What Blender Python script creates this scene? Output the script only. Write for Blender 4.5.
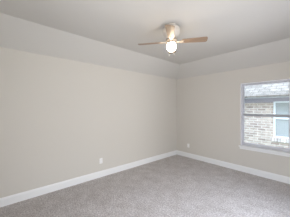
import bpy, bmesh, math, random
from mathutils import Vector, Matrix
R = math.radians
scn = bpy.context.scene
for o in list(bpy.data.objects): bpy.data.objects.remove(o)

# ---------------------------------------------------------------- camera, light, exposure
cd = bpy.data.cameras.new('camera'); cam = bpy.data.objects.new('camera', cd)
scn.collection.objects.link(cam); scn.camera = cam
cd.sensor_width = 36; cd.lens = 36 * 164 / 290; cd.shift_y = -0.5 / 290; cd.clip_start = 0.02
cam.location = (3.33, -4.31, 1.508); cam.rotation_euler = (R(90), 0, R(48.6))

vs = scn.view_settings
vs.view_transform = 'Standard'; vs.look = 'None'; vs.gamma = 1; vs.use_curve_mapping = False
vs.exposure = 0.06

w = bpy.data.worlds.new('sky'); scn.world = w; w.use_nodes = True
wn = w.node_tree.nodes; bg = wn['Background']
# bright hazy sky, clearer and bluer overhead
wl = w.node_tree.links
tcw = wn.new('ShaderNodeTexCoord'); sep = wn.new('ShaderNodeSeparateXYZ'); wl.new(tcw.outputs['Generated'], sep.inputs[0])
mr_ = wn.new('ShaderNodeMapRange'); mr_.inputs[1].default_value = 0.25; mr_.inputs[2].default_value = 0.8
mr_.inputs[3].default_value = 1.6; mr_.inputs[4].default_value = 11.0; wl.new(sep.outputs[2], mr_.inputs[0])
wl.new(mr_.outputs[0], bg.inputs[1]); bg.inputs[0].default_value = (0.66, 0.78, 1.0, 1)

def area(name, loc, rot, sx, sy, power, col):
    l = bpy.data.lights.new(name, 'AREA'); l.shape = 'RECTANGLE'; l.size = sx; l.size_y = sy
    l.energy = power; l.color = col
    o = bpy.data.objects.new(name, l); scn.collection.objects.link(o)
    o.location = loc; o.rotation_euler = rot
    return o
# added fill lights behind the camera, shining in through two made-up openings
area('fill_back', (2.85, -5.6, 1.3), (R(90), 0, 0), 0.9, 2.0, 60, (1.0, 0.97, 0.95))
area('fill_side', (6.0, -2.6, 1.0), (R(90), 0, R(90)), 2.4, 1.9, 112, (1.0, 0.975, 0.94))
LAMP = 28.0

# ---------------------------------------------------------------- materials
def mat(name, col, rough=0.6, bump=None, spec=0.5, metal=0, var=None, emis=None):
    m = bpy.data.materials.new(name); m.use_nodes = True
    nt = m.node_tree; b = nt.nodes['Principled BSDF']
    b.inputs['Base Color'].default_value = (*col, 1); b.inputs['Roughness'].default_value = rough
    b.inputs['Specular IOR Level'].default_value = spec; b.inputs['Metallic'].default_value = metal
    tc = nt.nodes.new('ShaderNodeTexCoord')
    if bump:
        n = nt.nodes.new('ShaderNodeTexNoise'); n.inputs['Scale'].default_value = bump[0]; n.inputs['Detail'].default_value = 4
        nt.links.new(tc.outputs['Object'], n.inputs['Vector'])
        bp = nt.nodes.new('ShaderNodeBump'); bp.inputs['Strength'].default_value = bump[1]; bp.inputs['Distance'].default_value = bump[2]
        nt.links.new(n.outputs[0], bp.inputs['Height']); nt.links.new(bp.outputs[0], b.inputs['Normal'])
    if var:
        n = nt.nodes.new('ShaderNodeTexNoise'); n.inputs['Scale'].default_value = var[0]; n.inputs['Detail'].default_value = 3
        nt.links.new(tc.outputs['Object'], n.inputs['Vector'])
        r = nt.nodes.new('ShaderNodeValToRGB')
        r.color_ramp.elements[0].position = 0.3; r.color_ramp.elements[1].position = 0.7
        r.color_ramp.elements[0].color = (*[c * (1 - var[1]) for c in col], 1)
        r.color_ramp.elements[1].color = (*[min(1, c * (1 + var[1])) for c in col], 1)
        nt.links.new(n.outputs[0], r.inputs[0]); nt.links.new(r.outputs[0], b.inputs['Base Color'])
    if emis:
        b.inputs['Emission Color'].default_value = (*emis[0], 1); b.inputs['Emission Strength'].default_value = emis[1]
    return m

M = {}
M['wall'] = mat('wall_paint', (0.61, 0.58, 0.525), 0.75, (180, 0.12, 0.002), 0.25)
M['ceil'] = mat('ceiling_paint', (0.60, 0.582, 0.545), 0.85, (120, 0.2, 0.003), 0.15)
M['trim'] = mat('trim_paint', (0.80, 0.80, 0.79), 0.4, spec=0.4)
M['jamb'] = mat('jamb_paint', (0.93, 0.93, 0.94), 0.35, spec=0.5)
M['fitter'] = mat('brushed_nickel', (0.30, 0.27, 0.23), 0.4)
M['bracket'] = mat('bracket_enamel', (0.36, 0.30, 0.24), 0.4)
M['fascia'] = mat('fascia_paint', (0.42, 0.41, 0.40), 0.6)
M['vinyl'] = mat('white_vinyl', (0.60, 0.60, 0.63), 0.4, spec=0.4)
M['alu'] = mat('grey_rail', (0.36, 0.37, 0.385), 0.45, spec=0.4)
M['plastic'] = mat('outlet_plastic', (0.85, 0.84, 0.82), 0.35)
M['slot'] = mat('slot_dark', (0.05, 0.05, 0.05), 0.6)
M['white_metal'] = mat('white_enamel', (0.60, 0.55, 0.48), 0.3)
M['steel'] = mat('steel', (0.6, 0.58, 0.55), 0.3, metal=1)
M['brass'] = mat('warm_chain', (0.6, 0.48, 0.3), 0.35, metal=1)
M['ground'] = mat('yard_grass', (0.16, 0.2, 0.09), 0.95, (30, 0.6, 0.03), 0.1, var=(9, 0.35))
M['ext_trim'] = mat('exterior_trim', (0.36, 0.33, 0.36), 0.6)
M['ext_white'] = mat('exterior_white_frame', (0.82, 0.86, 0.88), 0.5)
M['ext_plaster'] = mat('exterior_wall', (0.6, 0.57, 0.53), 0.8)

# carpet: cut pile, grey taupe with fine flecks and brushed patches
m = bpy.data.materials.new('carpet'); m.use_nodes = True; M['carpet'] = m
nt = m.node_tree; b = nt.nodes['Principled BSDF']; b.inputs['Roughness'].default_value = 1; b.inputs['Specular IOR Level'].default_value = 0.05
b.inputs['Sheen Weight'].default_value = 0.25; b.inputs['Sheen Roughness'].default_value = 0.5
tc = nt.nodes.new('ShaderNodeTexCoord')
def noise(scale, detail, rough=0.6):
    n = nt.nodes.new('ShaderNodeTexNoise'); n.inputs['Scale'].default_value = scale; n.inputs['Detail'].default_value = detail
    n.inputs['Roughness'].default_value = rough; nt.links.new(tc.outputs['Object'], n.inputs['Vector']); return n
def ramp(n, stops):
    r = nt.nodes.new('ShaderNodeValToRGB'); nt.links.new(n.outputs[0], r.inputs[0])
    e = r.color_ramp.elements
    e[0].position, e[0].color = stops[0][0], (*stops[0][1], 1)
    e[1].position, e[1].color = stops[-1][0], (*stops[-1][1], 1)
    for p, c in stops[1:-1]: x = e.new(p); x.color = (*c, 1)
    return r
f1 = ramp(noise(48, 5, 0.75), [(0.36, (0.29, 0.255, 0.235)), (0.5, (0.51, 0.47, 0.445)), (0.64, (0.75, 0.71, 0.685))])
f2 = ramp(noise(5.0, 5, 0.65), [(0.36, (0.82, 0.80, 0.78)), (0.62, (1.0, 1.0, 1.0))])
mx = nt.nodes.new('ShaderNodeMix'); mx.data_type = 'RGBA'; mx.blend_type = 'MULTIPLY'; mx.inputs[0].default_value = 1
nt.links.new(f1.outputs[0], mx.inputs[6]); nt.links.new(f2.outputs[0], mx.inputs[7]); nt.links.new(mx.outputs[2], b.inputs['Base Color'])
bp = nt.nodes.new('ShaderNodeBump'); bp.inputs['Strength'].default_value = 0.7; bp.inputs['Distance'].default_value = 0.012
nt.links.new(noise(90, 4).outputs[0], bp.inputs['Height']); nt.links.new(bp.outputs[0], b.inputs['Normal'])

# light wood of the fan blades
m = bpy.data.materials.new('blade_wood'); m.use_nodes = True; M['wood'] = m
nt = m.node_tree; b = nt.nodes['Principled BSDF']; b.inputs['Roughness'].default_value = 0.45
tc = nt.nodes.new('ShaderNodeTexCoord'); mp = nt.nodes.new('ShaderNodeMapping'); mp.inputs['Scale'].default_value = (2, 30, 30)
nt.links.new(tc.outputs['Object'], mp.inputs[0])
n = nt.nodes.new('ShaderNodeTexNoise'); n.inputs['Scale'].default_value = 2.2; n.inputs['Detail'].default_value = 5
nt.links.new(mp.outputs[0], n.inputs['Vector'])
r = ramp(n, [(0.3, (0.19, 0.125, 0.08)), (0.7, (0.33, 0.235, 0.16))]); nt.links.new(r.outputs[0], b.inputs['Base Color'])

# lit opal glass globe
M['globe'] = mat('lit_opal_glass', (0.9, 0.88, 0.82), 0.3, emis=((1.0, 0.83, 0.62), LAMP))

# window glass
def glass(name, tint):
    m = bpy.data.materials.new(name); m.use_nodes = True
    nt = m.node_tree; nt.nodes.remove(nt.nodes['Principled BSDF']); out = nt.nodes['Material Output']
    t = nt.nodes.new('ShaderNodeBsdfTransparent'); t.inputs[0].default_value = (*tint, 1)
    g = nt.nodes.new('ShaderNodeBsdfGlossy'); g.inputs['Roughness'].default_value = 0.02
    fr = nt.nodes.new('ShaderNodeFresnel'); fr.inputs[0].default_value = 1.45
    ms = nt.nodes.new('ShaderNodeMixShader')
    nt.links.new(fr.outputs[0], ms.inputs[0]); nt.links.new(t.outputs[0], ms.inputs[1]); nt.links.new(g.outputs[0], ms.inputs[2])
    nt.links.new(ms.outputs[0], out.inputs[0]); return m
M['glass'] = glass('clear_glass', (0.95, 0.97, 0.97))
M['ext_glass'] = mat('neighbour_glass', (0.37, 0.385, 0.37), 0.3, spec=0.3)
M['blind'] = mat('neighbour_blind', (0.62, 0.68, 0.70), 0.7)

def brickmat(name, c1, c2, mortar, bw, rh, ms, bumpd, rot=True, offs=0.5, bump=0.6):
    m = bpy.data.materials.new(name); m.use_nodes = True
    nt = m.node_tree; b = nt.nodes['Principled BSDF']; b.inputs['Roughness'].default_value = 0.9; b.inputs['Specular IOR Level'].default_value = 0.2
    tc = nt.nodes.new('ShaderNodeTexCoord'); mp = nt.nodes.new('ShaderNodeMapping')
    if rot: mp.inputs['Rotation'].default_value = (R(-90), 0, 0)
    nt.links.new(tc.outputs['Object'], mp.inputs[0])
    br = nt.nodes.new('ShaderNodeTexBrick'); br.inputs['Scale'].default_value = 1
    br.inputs['Color1'].default_value = (*c1, 1); br.inputs['Color2'].default_value = (*c2, 1); br.inputs['Mortar'].default_value = (*mortar, 1)
    br.inputs['Brick Width'].default_value = bw; br.inputs['Row Height'].default_value = rh; br.inputs['Mortar Size'].default_value = ms
    br.inputs['Mortar Smooth'].default_value = 0.2; br.offset = offs; br.inputs['Bias'].default_value = -0.1
    nt.links.new(mp.outputs[0], br.inputs['Vector'])
    n = nt.nodes.new('ShaderNodeTexNoise'); n.inputs['Scale'].default_value = 7; n.inputs['Detail'].default_value = 3
    nt.links.new(tc.outputs['Object'], n.inputs['Vector'])
    rr = nt.nodes.new('ShaderNodeMapRange'); rr.inputs[1].default_value = 0.3; rr.inputs[2].default_value = 0.7; rr.inputs[3].default_value = 0.75; rr.inputs[4].default_value = 1.1
    nt.links.new(n.outputs[0], rr.inputs[0])
    mx = nt.nodes.new('ShaderNodeMix'); mx.data_type = 'RGBA'; mx.blend_type = 'MULTIPLY'; mx.inputs[0].default_value = 1
    nt.links.new(br.outputs[0], mx.inputs[6]); nt.links.new(rr.outputs[0], mx.inputs[7]); nt.links.new(mx.outputs[2], b.inputs['Base Color'])
    bp = nt.nodes.new('ShaderNodeBump'); bp.inputs['Strength'].default_value = bump; bp.inputs['Distance'].default_value = bumpd; bp.invert = True
    nt.links.new(br.outputs['Fac'], bp.inputs['Height']); nt.links.new(bp.outputs[0], b.inputs['Normal'])
    return m
M['brick'] = brickmat('pale_brick', (0.56, 0.45, 0.375), (0.33, 0.25, 0.21), (0.62, 0.55, 0.47), 0.24, 0.085, 0.016, 0.008)
M['sill_brick'] = brickmat('rowlock_brick', (0.62, 0.54, 0.48), (0.42, 0.36, 0.33), (0.74, 0.71, 0.66), 0.075, 0.5, 0.014, 0.006, offs=0)
M['shingle'] = brickmat('pale_shingle', (0.23, 0.20, 0.165), (0.155, 0.135, 0.11), (0.12, 0.105, 0.09), 0.3, 0.14, 0.012, 0.01, rot=False)

# ---------------------------------------------------------------- helpers
def bx(bm, x0, x1, y0, y1, z0, z1):
    v = [bm.verts.new((x, y, z)) for x in (x0, x1) for y in (y0, y1) for z in (z0, z1)]
    for f in ((0, 1, 3, 2), (4, 6, 7, 5), (0, 4, 5, 1), (2, 3, 7, 6), (0, 2, 6, 4), (1, 5, 7, 3)):
        bm.faces.new([v[i] for i in f])
def lathe(bm, prof, seg=40, loc=(0, 0, 0)):
    rings = []
    for r_, z in prof:
        if r_ < 1e-5: rings.append([bm.verts.new((loc[0], loc[1], loc[2] + z))])
        else: rings.append([bm.verts.new((loc[0] + r_ * math.cos(2 * math.pi * i / seg), loc[1] + r_ * math.sin(2 * math.pi * i / seg), loc[2] + z)) for i in range(seg)])
    for a, c in zip(rings, rings[1:]):
        for i in range(seg):
            j = (i + 1) % seg
            if len(a) == 1: bm.faces.new((a[0], c[i], c[j]))
            elif len(c) == 1: bm.faces.new((a[i], a[j], c[0]))
            else: bm.faces.new((a[i], a[j], c[j], c[i]))
def prism(bm, pts, z0, z1):
    a = [bm.verts.new((*p, z0)) for p in pts]; c = [bm.verts.new((*p, z1)) for p in pts]
    bm.faces.new(a[::-1]); bm.faces.new(c)
    for i in range(len(pts)): j = (i + 1) % len(pts); bm.faces.new((a[i], a[j], c[j], c[i]))
def obj(name, bm, m, parent=None, bevel=0, smooth=False, loc=None):
    bmesh.ops.recalc_face_normals(bm, faces=bm.faces)
    me = bpy.data.meshes.new(name); bm.to_mesh(me); bm.free()
    o = bpy.data.objects.new(name, me); scn.collection.objects.link(o); me.materials.append(m)
    if loc: o.location = loc
    if parent: o.parent = parent
    if smooth:
        for p in me.polygons: p.use_smooth = True
        me.set_sharp_from_angle(angle=R(35))
    if bevel:
        b = o.modifiers.new('bevel', 'BEVEL'); b.width = bevel; b.segments = 2; b.limit_method = 'ANGLE'
    return o
def boxes(name, lst, m, parent=None, bevel=0):
    bm = bmesh.new()
    for b in lst: bx(bm, *b)
    return obj(name, bm, m, parent, bevel)
def tag(o, label=None, cat=None, kind=None, group=None):
    if label: o['label'] = label
    if cat: o['category'] = cat
    if kind: o['kind'] = kind
    if group: o['group'] = group
    return o
def empty(name, loc, rz=0):
    o = bpy.data.objects.new(name, None); scn.collection.objects.link(o)
    o.location = loc; o.rotation_euler = (0, 0, rz); o.empty_display_size = 0.1
    return o

# ---------------------------------------------------------------- room shell
W, D, H, HC, INS, T = 3.66, 4.96, 2.438, 2.743, 0.49, 0.14   # corner of the photo at (0, 0)
WX0, WX1, WZ0, WZ1 = 1.897, 2.811, 0.61, 2.09
tag(boxes('floor', [(-T, W + T + 2.6, -D - T - 0.9, T, -0.1, 0)], M['carpet']), 'grey-taupe cut pile carpet covering the whole floor', 'floor', 'structure')
tag(boxes('wall_left', [(-T, 0, -D - T, T, 0, H + 0.02)], M['wall']), 'long plain beige wall on the left', 'wall', 'structure')
tag(boxes('wall_right', [(0, WX0, 0, T, 0, H + 0.02), (WX1, W + T, 0, T, 0, H + 0.02), (WX0, WX1, 0, T, 0, WZ0), (WX0, WX1, 0, T, WZ1, H + 0.02)], M['wall']),
    'beige wall on the right with the window in it', 'wall', 'structure')
tag(boxes('wall_back', [(0, 2.4, -D - T, -D, 0, H + 0.02), (3.3, W + T, -D - T, -D, 0, H + 0.02), (2.4, 3.3, -D - T, -D, 2.3, H + 0.02)], M['wall']),
    'beige wall behind the viewer with an opening added for fill light', 'wall', 'structure')  # unseen opening, made up to let the rear fill light in
tag(boxes('wall_side', [(W, W + T, -1.5, 0, 0, H + 0.02), (W, W + T, -D, -3.7, 0, H + 0.02), (W, W + T, -3.7, -1.5, 2.16, H + 0.02)], M['wall']),
    'beige wall to the right of the viewer with an opening added for fill light', 'wall', 'structure')  # unseen opening, added and sized for the side fill light
# ceiling: flat panel ringed by slopes that drop to the walls
bm = bmesh.new()
def ring(x0, x1, y0, y1, z): return [bm.verts.new(p) for p in ((x0, y0, z), (x1, y0, z), (x1, y1, z), (x0, y1, z))]
a = ring(0, W, -D, 0, H); c = ring(INS, W - INS, -D + INS, -INS, HC)
a2 = ring(-T, W + T, -D - T, T, H + 0.001); a3 = ring(-T, W + T, -D - T, T, HC + 0.1)
for i in range(4):
    j = (i + 1) % 4
    bm.faces.new((a[i], a[j], c[j], c[i])); bm.faces.new((a[i], a[j], a2[j], a2[i])); bm.faces.new((a2[i], a2[j], a3[j], a3[i]))
bm.faces.new(c); bm.faces.new(a3)
tag(obj('ceiling', bm, M['ceil']), 'off-white ceiling with sloped edges meeting the walls', 'ceiling', 'structure')

def baseboard(name, length, label, pos, rz):
    prof = [(0, 0), (0.016, 0), (0.016, 0.105), (0.012, 0.118), (0.010, 0.128), (0.004, 0.134), (0, 0.134)]
    bm = bmesh.new()
    A = [bm.verts.new((0, -p, z)) for p, z in prof]; B = [bm.verts.new((length, -p, z)) for p, z in prof]
    bm.faces.new(A); bm.faces.new(B[::-1])
    for i in range(len(prof)): j = (i + 1) % len(prof); bm.faces.new((A[i], B[i], B[j], A[j]))
    o = obj(name, bm, M['trim']); o.location = pos; o.rotation_euler = (0, 0, rz)
    return tag(o, label, 'baseboard', 'structure')
baseboard('baseboard_left', D, 'white baseboard along the long left wall', (0, -D, 0), R(90))
baseboard('baseboard_right', W, 'white baseboard along the window wall', (0, 0, 0), 0)

# ---------------------------------------------------------------- window
win = tag(empty('window_1', ((WX0 + WX1) / 2, 0, WZ0)), 'white single hung window in the right wall', 'window', 'structure')
cx = (WX0 + WX1) / 2
def wb(name, lst, m, parent, bevel=0.002):   # boxes given in room coordinates, stored relative to the window's base
    return boxes(name, [(b[0] - cx, b[1] - cx, b[2], b[3], b[4] - WZ0, b[5] - WZ0) for b in lst], m, parent, bevel)
j = 0.008
wb('window_jamb', [(WX0, WX0 + j, 0.0, 0.085, WZ0, WZ1), (WX1 - j, WX1, 0.0, 0.085, WZ0, WZ1), (WX0 + j, WX1 - j, 0.0, 0.085, WZ1 - j, WZ1)], M['jamb'], win, 0)
fw = 0.034; y0, y1 = 0.085, 0.135
fr = wb('window_frame', [(WX0, WX0 + fw, y0, y1, WZ0, WZ1), (WX1 - fw, WX1, y0, y1, WZ0, WZ1), (WX0 + fw, WX1 - fw, y0, y1, WZ1 - fw, WZ1), (WX0 + fw, WX1 - fw, y0, y1, WZ0, WZ0 + 0.045)], M['vinyl'], win)
zm = 1.345; s = 0.012
up = wb('upper_sash', [(WX0 + fw, WX0 + fw + s, 0.112, 0.13, zm, WZ1 - fw), (WX1 - fw - s, WX1 - fw, 0.112, 0.13, zm, WZ1 - fw), (WX0 + fw + s, WX1 - fw - s, 0.112, 0.13, WZ1 - fw - s, WZ1 - fw)], M['vinyl'], win, 0)
wb('pane', [(WX0 + fw + s, WX1 - fw - s, 0.119, 0.123, zm, WZ1 - fw - s)], M['glass'], up, 0)
lo = wb('lower_sash', [(WX0 + fw, WX0 + fw + s, 0.09, 0.11, WZ0 + 0.045, zm), (WX1 - fw - s, WX1 - fw, 0.09, 0.11, WZ0 + 0.045, zm), (WX0 + fw + s, WX1 - fw - s, 0.09, 0.11, WZ0 + 0.045, WZ0 + 0.07)], M['vinyl'], win, 0)
wb('pane', [(WX0 + fw + s, WX1 - fw - s, 0.098, 0.102, WZ0 + 0.07, zm - 0.02)], M['glass'], lo, 0)
mr = wb('meeting_rail', [(WX0 + fw, WX1 - fw, 0.086, 0.132, zm - 0.03, zm + 0.026)], M['alu'], win)
mr['label'] = 'grey meeting rail'
wb('sash_lock', [(cx - 0.03, cx + 0.03, 0.07, 0.086, zm + 0.004, zm + 0.018)], M['vinyl'], mr)
wb('window_sill', [(WX0 - 0.03, WX1 + 0.03, -0.045, 0.0, WZ0 - 0.02, WZ0 + 0.004), (WX0, WX1, 0.0, 0.085, WZ0 - 0.02, WZ0 + 0.004)], M['trim'], win, 0.003)
wb('apron', [(WX0 - 0.012, WX1 + 0.012, -0.016, 0.0, WZ0 - 0.075, WZ0 - 0.02)], M['trim'], win, 0.002)

# ---------------------------------------------------------------- ceiling fan
FX, FY = 1.754, -2.393
fan = tag(empty('ceiling_fan', (FX, FY, HC)), 'white ceiling fan with four light wood blades and a lit globe', 'ceiling fan')
def fz(z): return z - HC
bm = bmesh.new(); lathe(bm, [(0, 0), (0.07, 0), (0.074, -0.006), (0.07, -0.018), (0.055, -0.026), (0, -0.026)])
obj('canopy', bm, M['white_metal'], fan, smooth=True)
bm = bmesh.new(); lathe(bm, [(0, -0.025), (0.06, -0.025), (0.098, -0.032), (0.118, -0.05), (0.122, -0.075), (0.122, -0.100), (0.126, -0.104), (0.126, -0.116), (0.120, -0.121), (0.112, -0.145), (0.09, -0.165), (0.07, -0.180), (0.06, -0.205), (0, -0.205)])
obj('motor_housing', bm, M['white_metal'], fan, smooth=True)
bm = bmesh.new(); lathe(bm, [(0, fz(2.542)), (0.08, fz(2.542)), (0.084, fz(2.530)), (0.084, fz(2.505)), (0.066, fz(2.492)), (0, fz(2.492))])
obj('blade_hub', bm, M['bracket'], fan, smooth=True)
bm = bmesh.new(); lathe(bm, [(0, fz(2.493)), (0.056, fz(2.493)), (0.066, fz(2.484)), (0.066, fz(2.471)), (0.052, fz(2.465)), (0, fz(2.465))])
obj('light_fitter', bm, M['fitter'], fan, smooth=True)
bm = bmesh.new(); gr, gz = 0.072, fz(2.422)
prof = [(0.044, fz(2.470))]
for i in range(1, 22):
    t = R(30 + (180 - 30) * i / 21); prof.append((max(0, gr * math.sin(t)) if i < 21 else 0, gz + gr * math.cos(t)))
lathe(bm, prof)
gl = obj('globe_shade', bm, M['globe'], fan, smooth=True); gl['label'] = 'lit opal glass globe'
bm = bmesh.new(); lathe(bm, [(0, gz - gr + 0.002), (0.012, gz - gr), (0.013, gz - gr - 0.007), (0.006, gz - gr - 0.012), (0.004, gz - gr - 0.02), (0, gz - gr - 0.023)], 20)
obj('finial', bm, M['steel'], gl, smooth=True)
# two pull chains, hanging from the light fitter beside the globe
for px, py, ln in ((0.0195, -0.0785, 0.205), (0.077, -0.034, 0.195)):
    bm = bmesh.new(); z0 = fz(2.497)
    k = 0
    while k * 0.006 < ln:
        lathe(bm, [(0, z0 - k * 0.006), (0.0022, z0 - k * 0.006 - 0.0025), (0, z0 - k * 0.006 - 0.0062)], 8, (px, py, 0)); k += 1
    e = z0 - ln
    ch = obj('pull_chain', bm, M['brass'], fan)
    bm = bmesh.new(); lathe(bm, [(0, e + 0.002), (0.004, e), (0.008, e - 0.012), (0.0075, e - 0.024), (0, e - 0.03)], 16, (px, py, 0))
    obj('chain_knob', bm, M['white_metal'], ch, smooth=True)
PITCH = R(-12)
for k in range(4):
    ang = R(37 + 90 * k)
    bm = bmesh.new(); pts = []
    # outline: narrow rounded root, wider rounded tip
    def arc(cx_, cy_, r_, a0, a1, n=7):
        for q in range(n): t = R(a0 + (a1 - a0) * q / (n - 1)); pts.append((cx_ + r_ * math.cos(t), cy_ + r_ * math.sin(t)))
    arc(0.510 - 0.03, 0.060 - 0.03, 0.03, 0, 90); arc(0.15 + 0.02, 0.047 - 0.02, 0.02, 90, 180); arc(0.15 + 0.02, -0.047 + 0.02, 0.02, 180, 270); arc(0.510 - 0.03, -0.060 + 0.03, 0.03, 270, 360)
    prism(bm, pts, -0.003, 0.003)
    bl = obj('blade', bm, M['wood'], fan, 0.001)
    bl.matrix_local = Matrix.Translation((0, 0, fz(2.494))) @ Matrix.Rotation(ang, 4, 'Z') @ Matrix.Rotation(PITCH, 4, 'X')
    bm = bmesh.new()
    prism(bm, [(0.07, -0.014), (0.07, 0.014), (0.115, 0.010), (0.14, 0.024), (0.185, 0.028), (0.19, 0.018), (0.175, 0.008), (0.175, -0.008), (0.19, -0.018), (0.185, -0.028), (0.14, -0.024), (0.115, -0.010)], -0.008, -0.003)
    for sx, sy in ((0.155, 0.016), (0.155, -0.016), (0.178, 0.021), (0.178, -0.021)):
        lathe(bm, [(0, -0.0105), (0.004, -0.0095), (0.005, -0.008)], 12, (sx, sy, 0))
    ir = obj('blade_bracket', bm, M['bracket'], bl)

# ---------------------------------------------------------------- wall outlets
def outlet(loc, rz, label):
    o = tag(empty('wall_outlet', loc, rz), label, 'electrical outlet', group='electrical outlets')
    bm = bmesh.new(); bx(bm, -0.036, 0.036, -0.006, 0.0, -0.058, 0.058); pl = obj('cover_plate', bm, M['plastic'], o, 0.003)
    bm = bmesh.new(); lathe(bm, [(0, 0), (0.003, 0.0), (0.003, 0.001), (0, 0.0014)], 12)
    sc = obj('screw', bm, M['steel'], pl); sc.rotation_euler = (R(90), 0, 0); sc.location = (0, -0.006, 0)
    for z in (0.024, -0.024):
        bm = bmesh.new(); bx(bm, -0.0165, 0.0165, -0.009, -0.006, z - 0.0145, z + 0.0145); s = obj('socket', bm, M['plastic'], o, 0.001)
        bm = bmesh.new(); bx(bm, -0.008, -0.006, -0.0094, -0.009, z - 0.003, z + 0.006); bx(bm, 0.006, 0.008, -0.0094, -0.009, z - 0.003, z + 0.006); bx(bm, -0.002, 0.002, -0.0094, -0.009, z - 0.010, z - 0.006)
        obj('socket_slot', bm, M['slot'], s)
    return o
outlet((0, -2.66, 0.352), R(90), 'white duplex outlet low on the long left wall')
outlet((0.448, 0, 0.36), 0, 'white duplex outlet beside the far corner, on the window wall')

# ---------------------------------------------------------------- outside: yard and neighbouring house
GZ = -0.8
tag(boxes('ground', [(-14, 16, 0.3, 20, GZ - 0.2, GZ)], M['ground']), 'green grass strip between the two houses', 'ground', 'structure')
NY = 2.4; EZ = 1.69; FRZ = 0.16
hs = tag(empty('brick_house', (2.0, NY, GZ)), 'pale brick neighbouring house with light shingle roof seen through the window', 'house')
def hb(name, lst, m, parent=hs, bevel=0): return boxes(name, [(b[0] - 2.0, b[1] - 2.0, b[2] - NY, b[3] - NY, b[4] - GZ, b[5] - GZ) for b in lst], m, parent, bevel)
nx0, nx1, nz0, nz1 = 2.075, 3.0, 0.54, 1.72
hb('brick_wall', [(-7, nx0, NY, NY + 0.2, GZ, EZ), (nx1, 9, NY, NY + 0.2, GZ, EZ), (nx0, nx1, NY, NY + 0.2, GZ, nz0)], M['brick'])
hb('frieze_board', [(-7, nx0, NY - 0.02, NY + 0.2, EZ, EZ + FRZ), (nx1, 9, NY - 0.02, NY + 0.2, EZ, EZ + FRZ), (nx0, nx1, NY - 0.02, NY + 0.2, nz1, EZ + FRZ)], M['ext_trim'])
hb('brick_sill', [(nx0 - 0.06, nx1 + 0.06, NY - 0.03, NY, nz0 - 0.12, nz0 - 0.015)], M['sill_brick'])
OV = 0.28; SZ = EZ + FRZ
hb('soffit', [(-7.3, 9.3, NY - OV, NY + 0.1, SZ, SZ + 0.015)], M['ext_trim'])
hb('fascia_board', [(-7.3, 9.3, NY - OV - 0.02, NY - OV, SZ - 0.02, SZ + 0.06)], M['fascia'])
# gable roof, its ridge parallel to the wall
bm = bmesh.new(); e = -OV - 0.05; zr = SZ + 0.065 - GZ; run = 3.6; rise = run * math.tan(R(34)); th = 0.05
sec = [(e, zr), (e + run, zr + rise), (e + 2 * run, zr), (e + 2 * run, zr - th), (e + run, zr + rise - th - 0.02), (e, zr - th)]
A = [bm.verts.new((-9.3, y, z)) for y, z in sec]; B = [bm.verts.new((7.3, y, z)) for y, z in sec]
bm.faces.new(A); bm.faces.new(B[::-1])
for i in range(6): j = (i + 1) % 6; bm.faces.new((A[i], B[i], B[j], A[j]))
rf = obj('roof', bm, M['shingle'], hs)
nw = hb('window_frame', [(nx0, nx0 + 0.05, NY + 0.04, NY + 0.1, nz0, nz1), (nx1 - 0.05, nx1, NY + 0.04, NY + 0.1, nz0, nz1), (nx0 + 0.05, nx1 - 0.05, NY + 0.04, NY + 0.1, nz1 - 0.04, nz1),
        (nx0 + 0.05, nx1 - 0.05, NY + 0.02, NY + 0.1, nz0, nz0 + 0.05), (nx0 + 0.05, nx1 - 0.05, NY + 0.03, NY + 0.1, 1.15, 1.20)], M['ext_white'])
nw['label'] = 'white window frame of the neighbouring house'
hb('pane', [(nx0 + 0.05, nx1 - 0.05, NY + 0.07, NY + 0.08, nz0 + 0.05, 1.15)], M['ext_glass'], nw)
hb('pane', [(nx0 + 0.05, nx1 - 0.05, NY + 0.07, NY + 0.08, 1.20, nz1 - 0.04)], M['ext_glass'], nw)
for o in nw.children: o.location = (0, 0, 0)
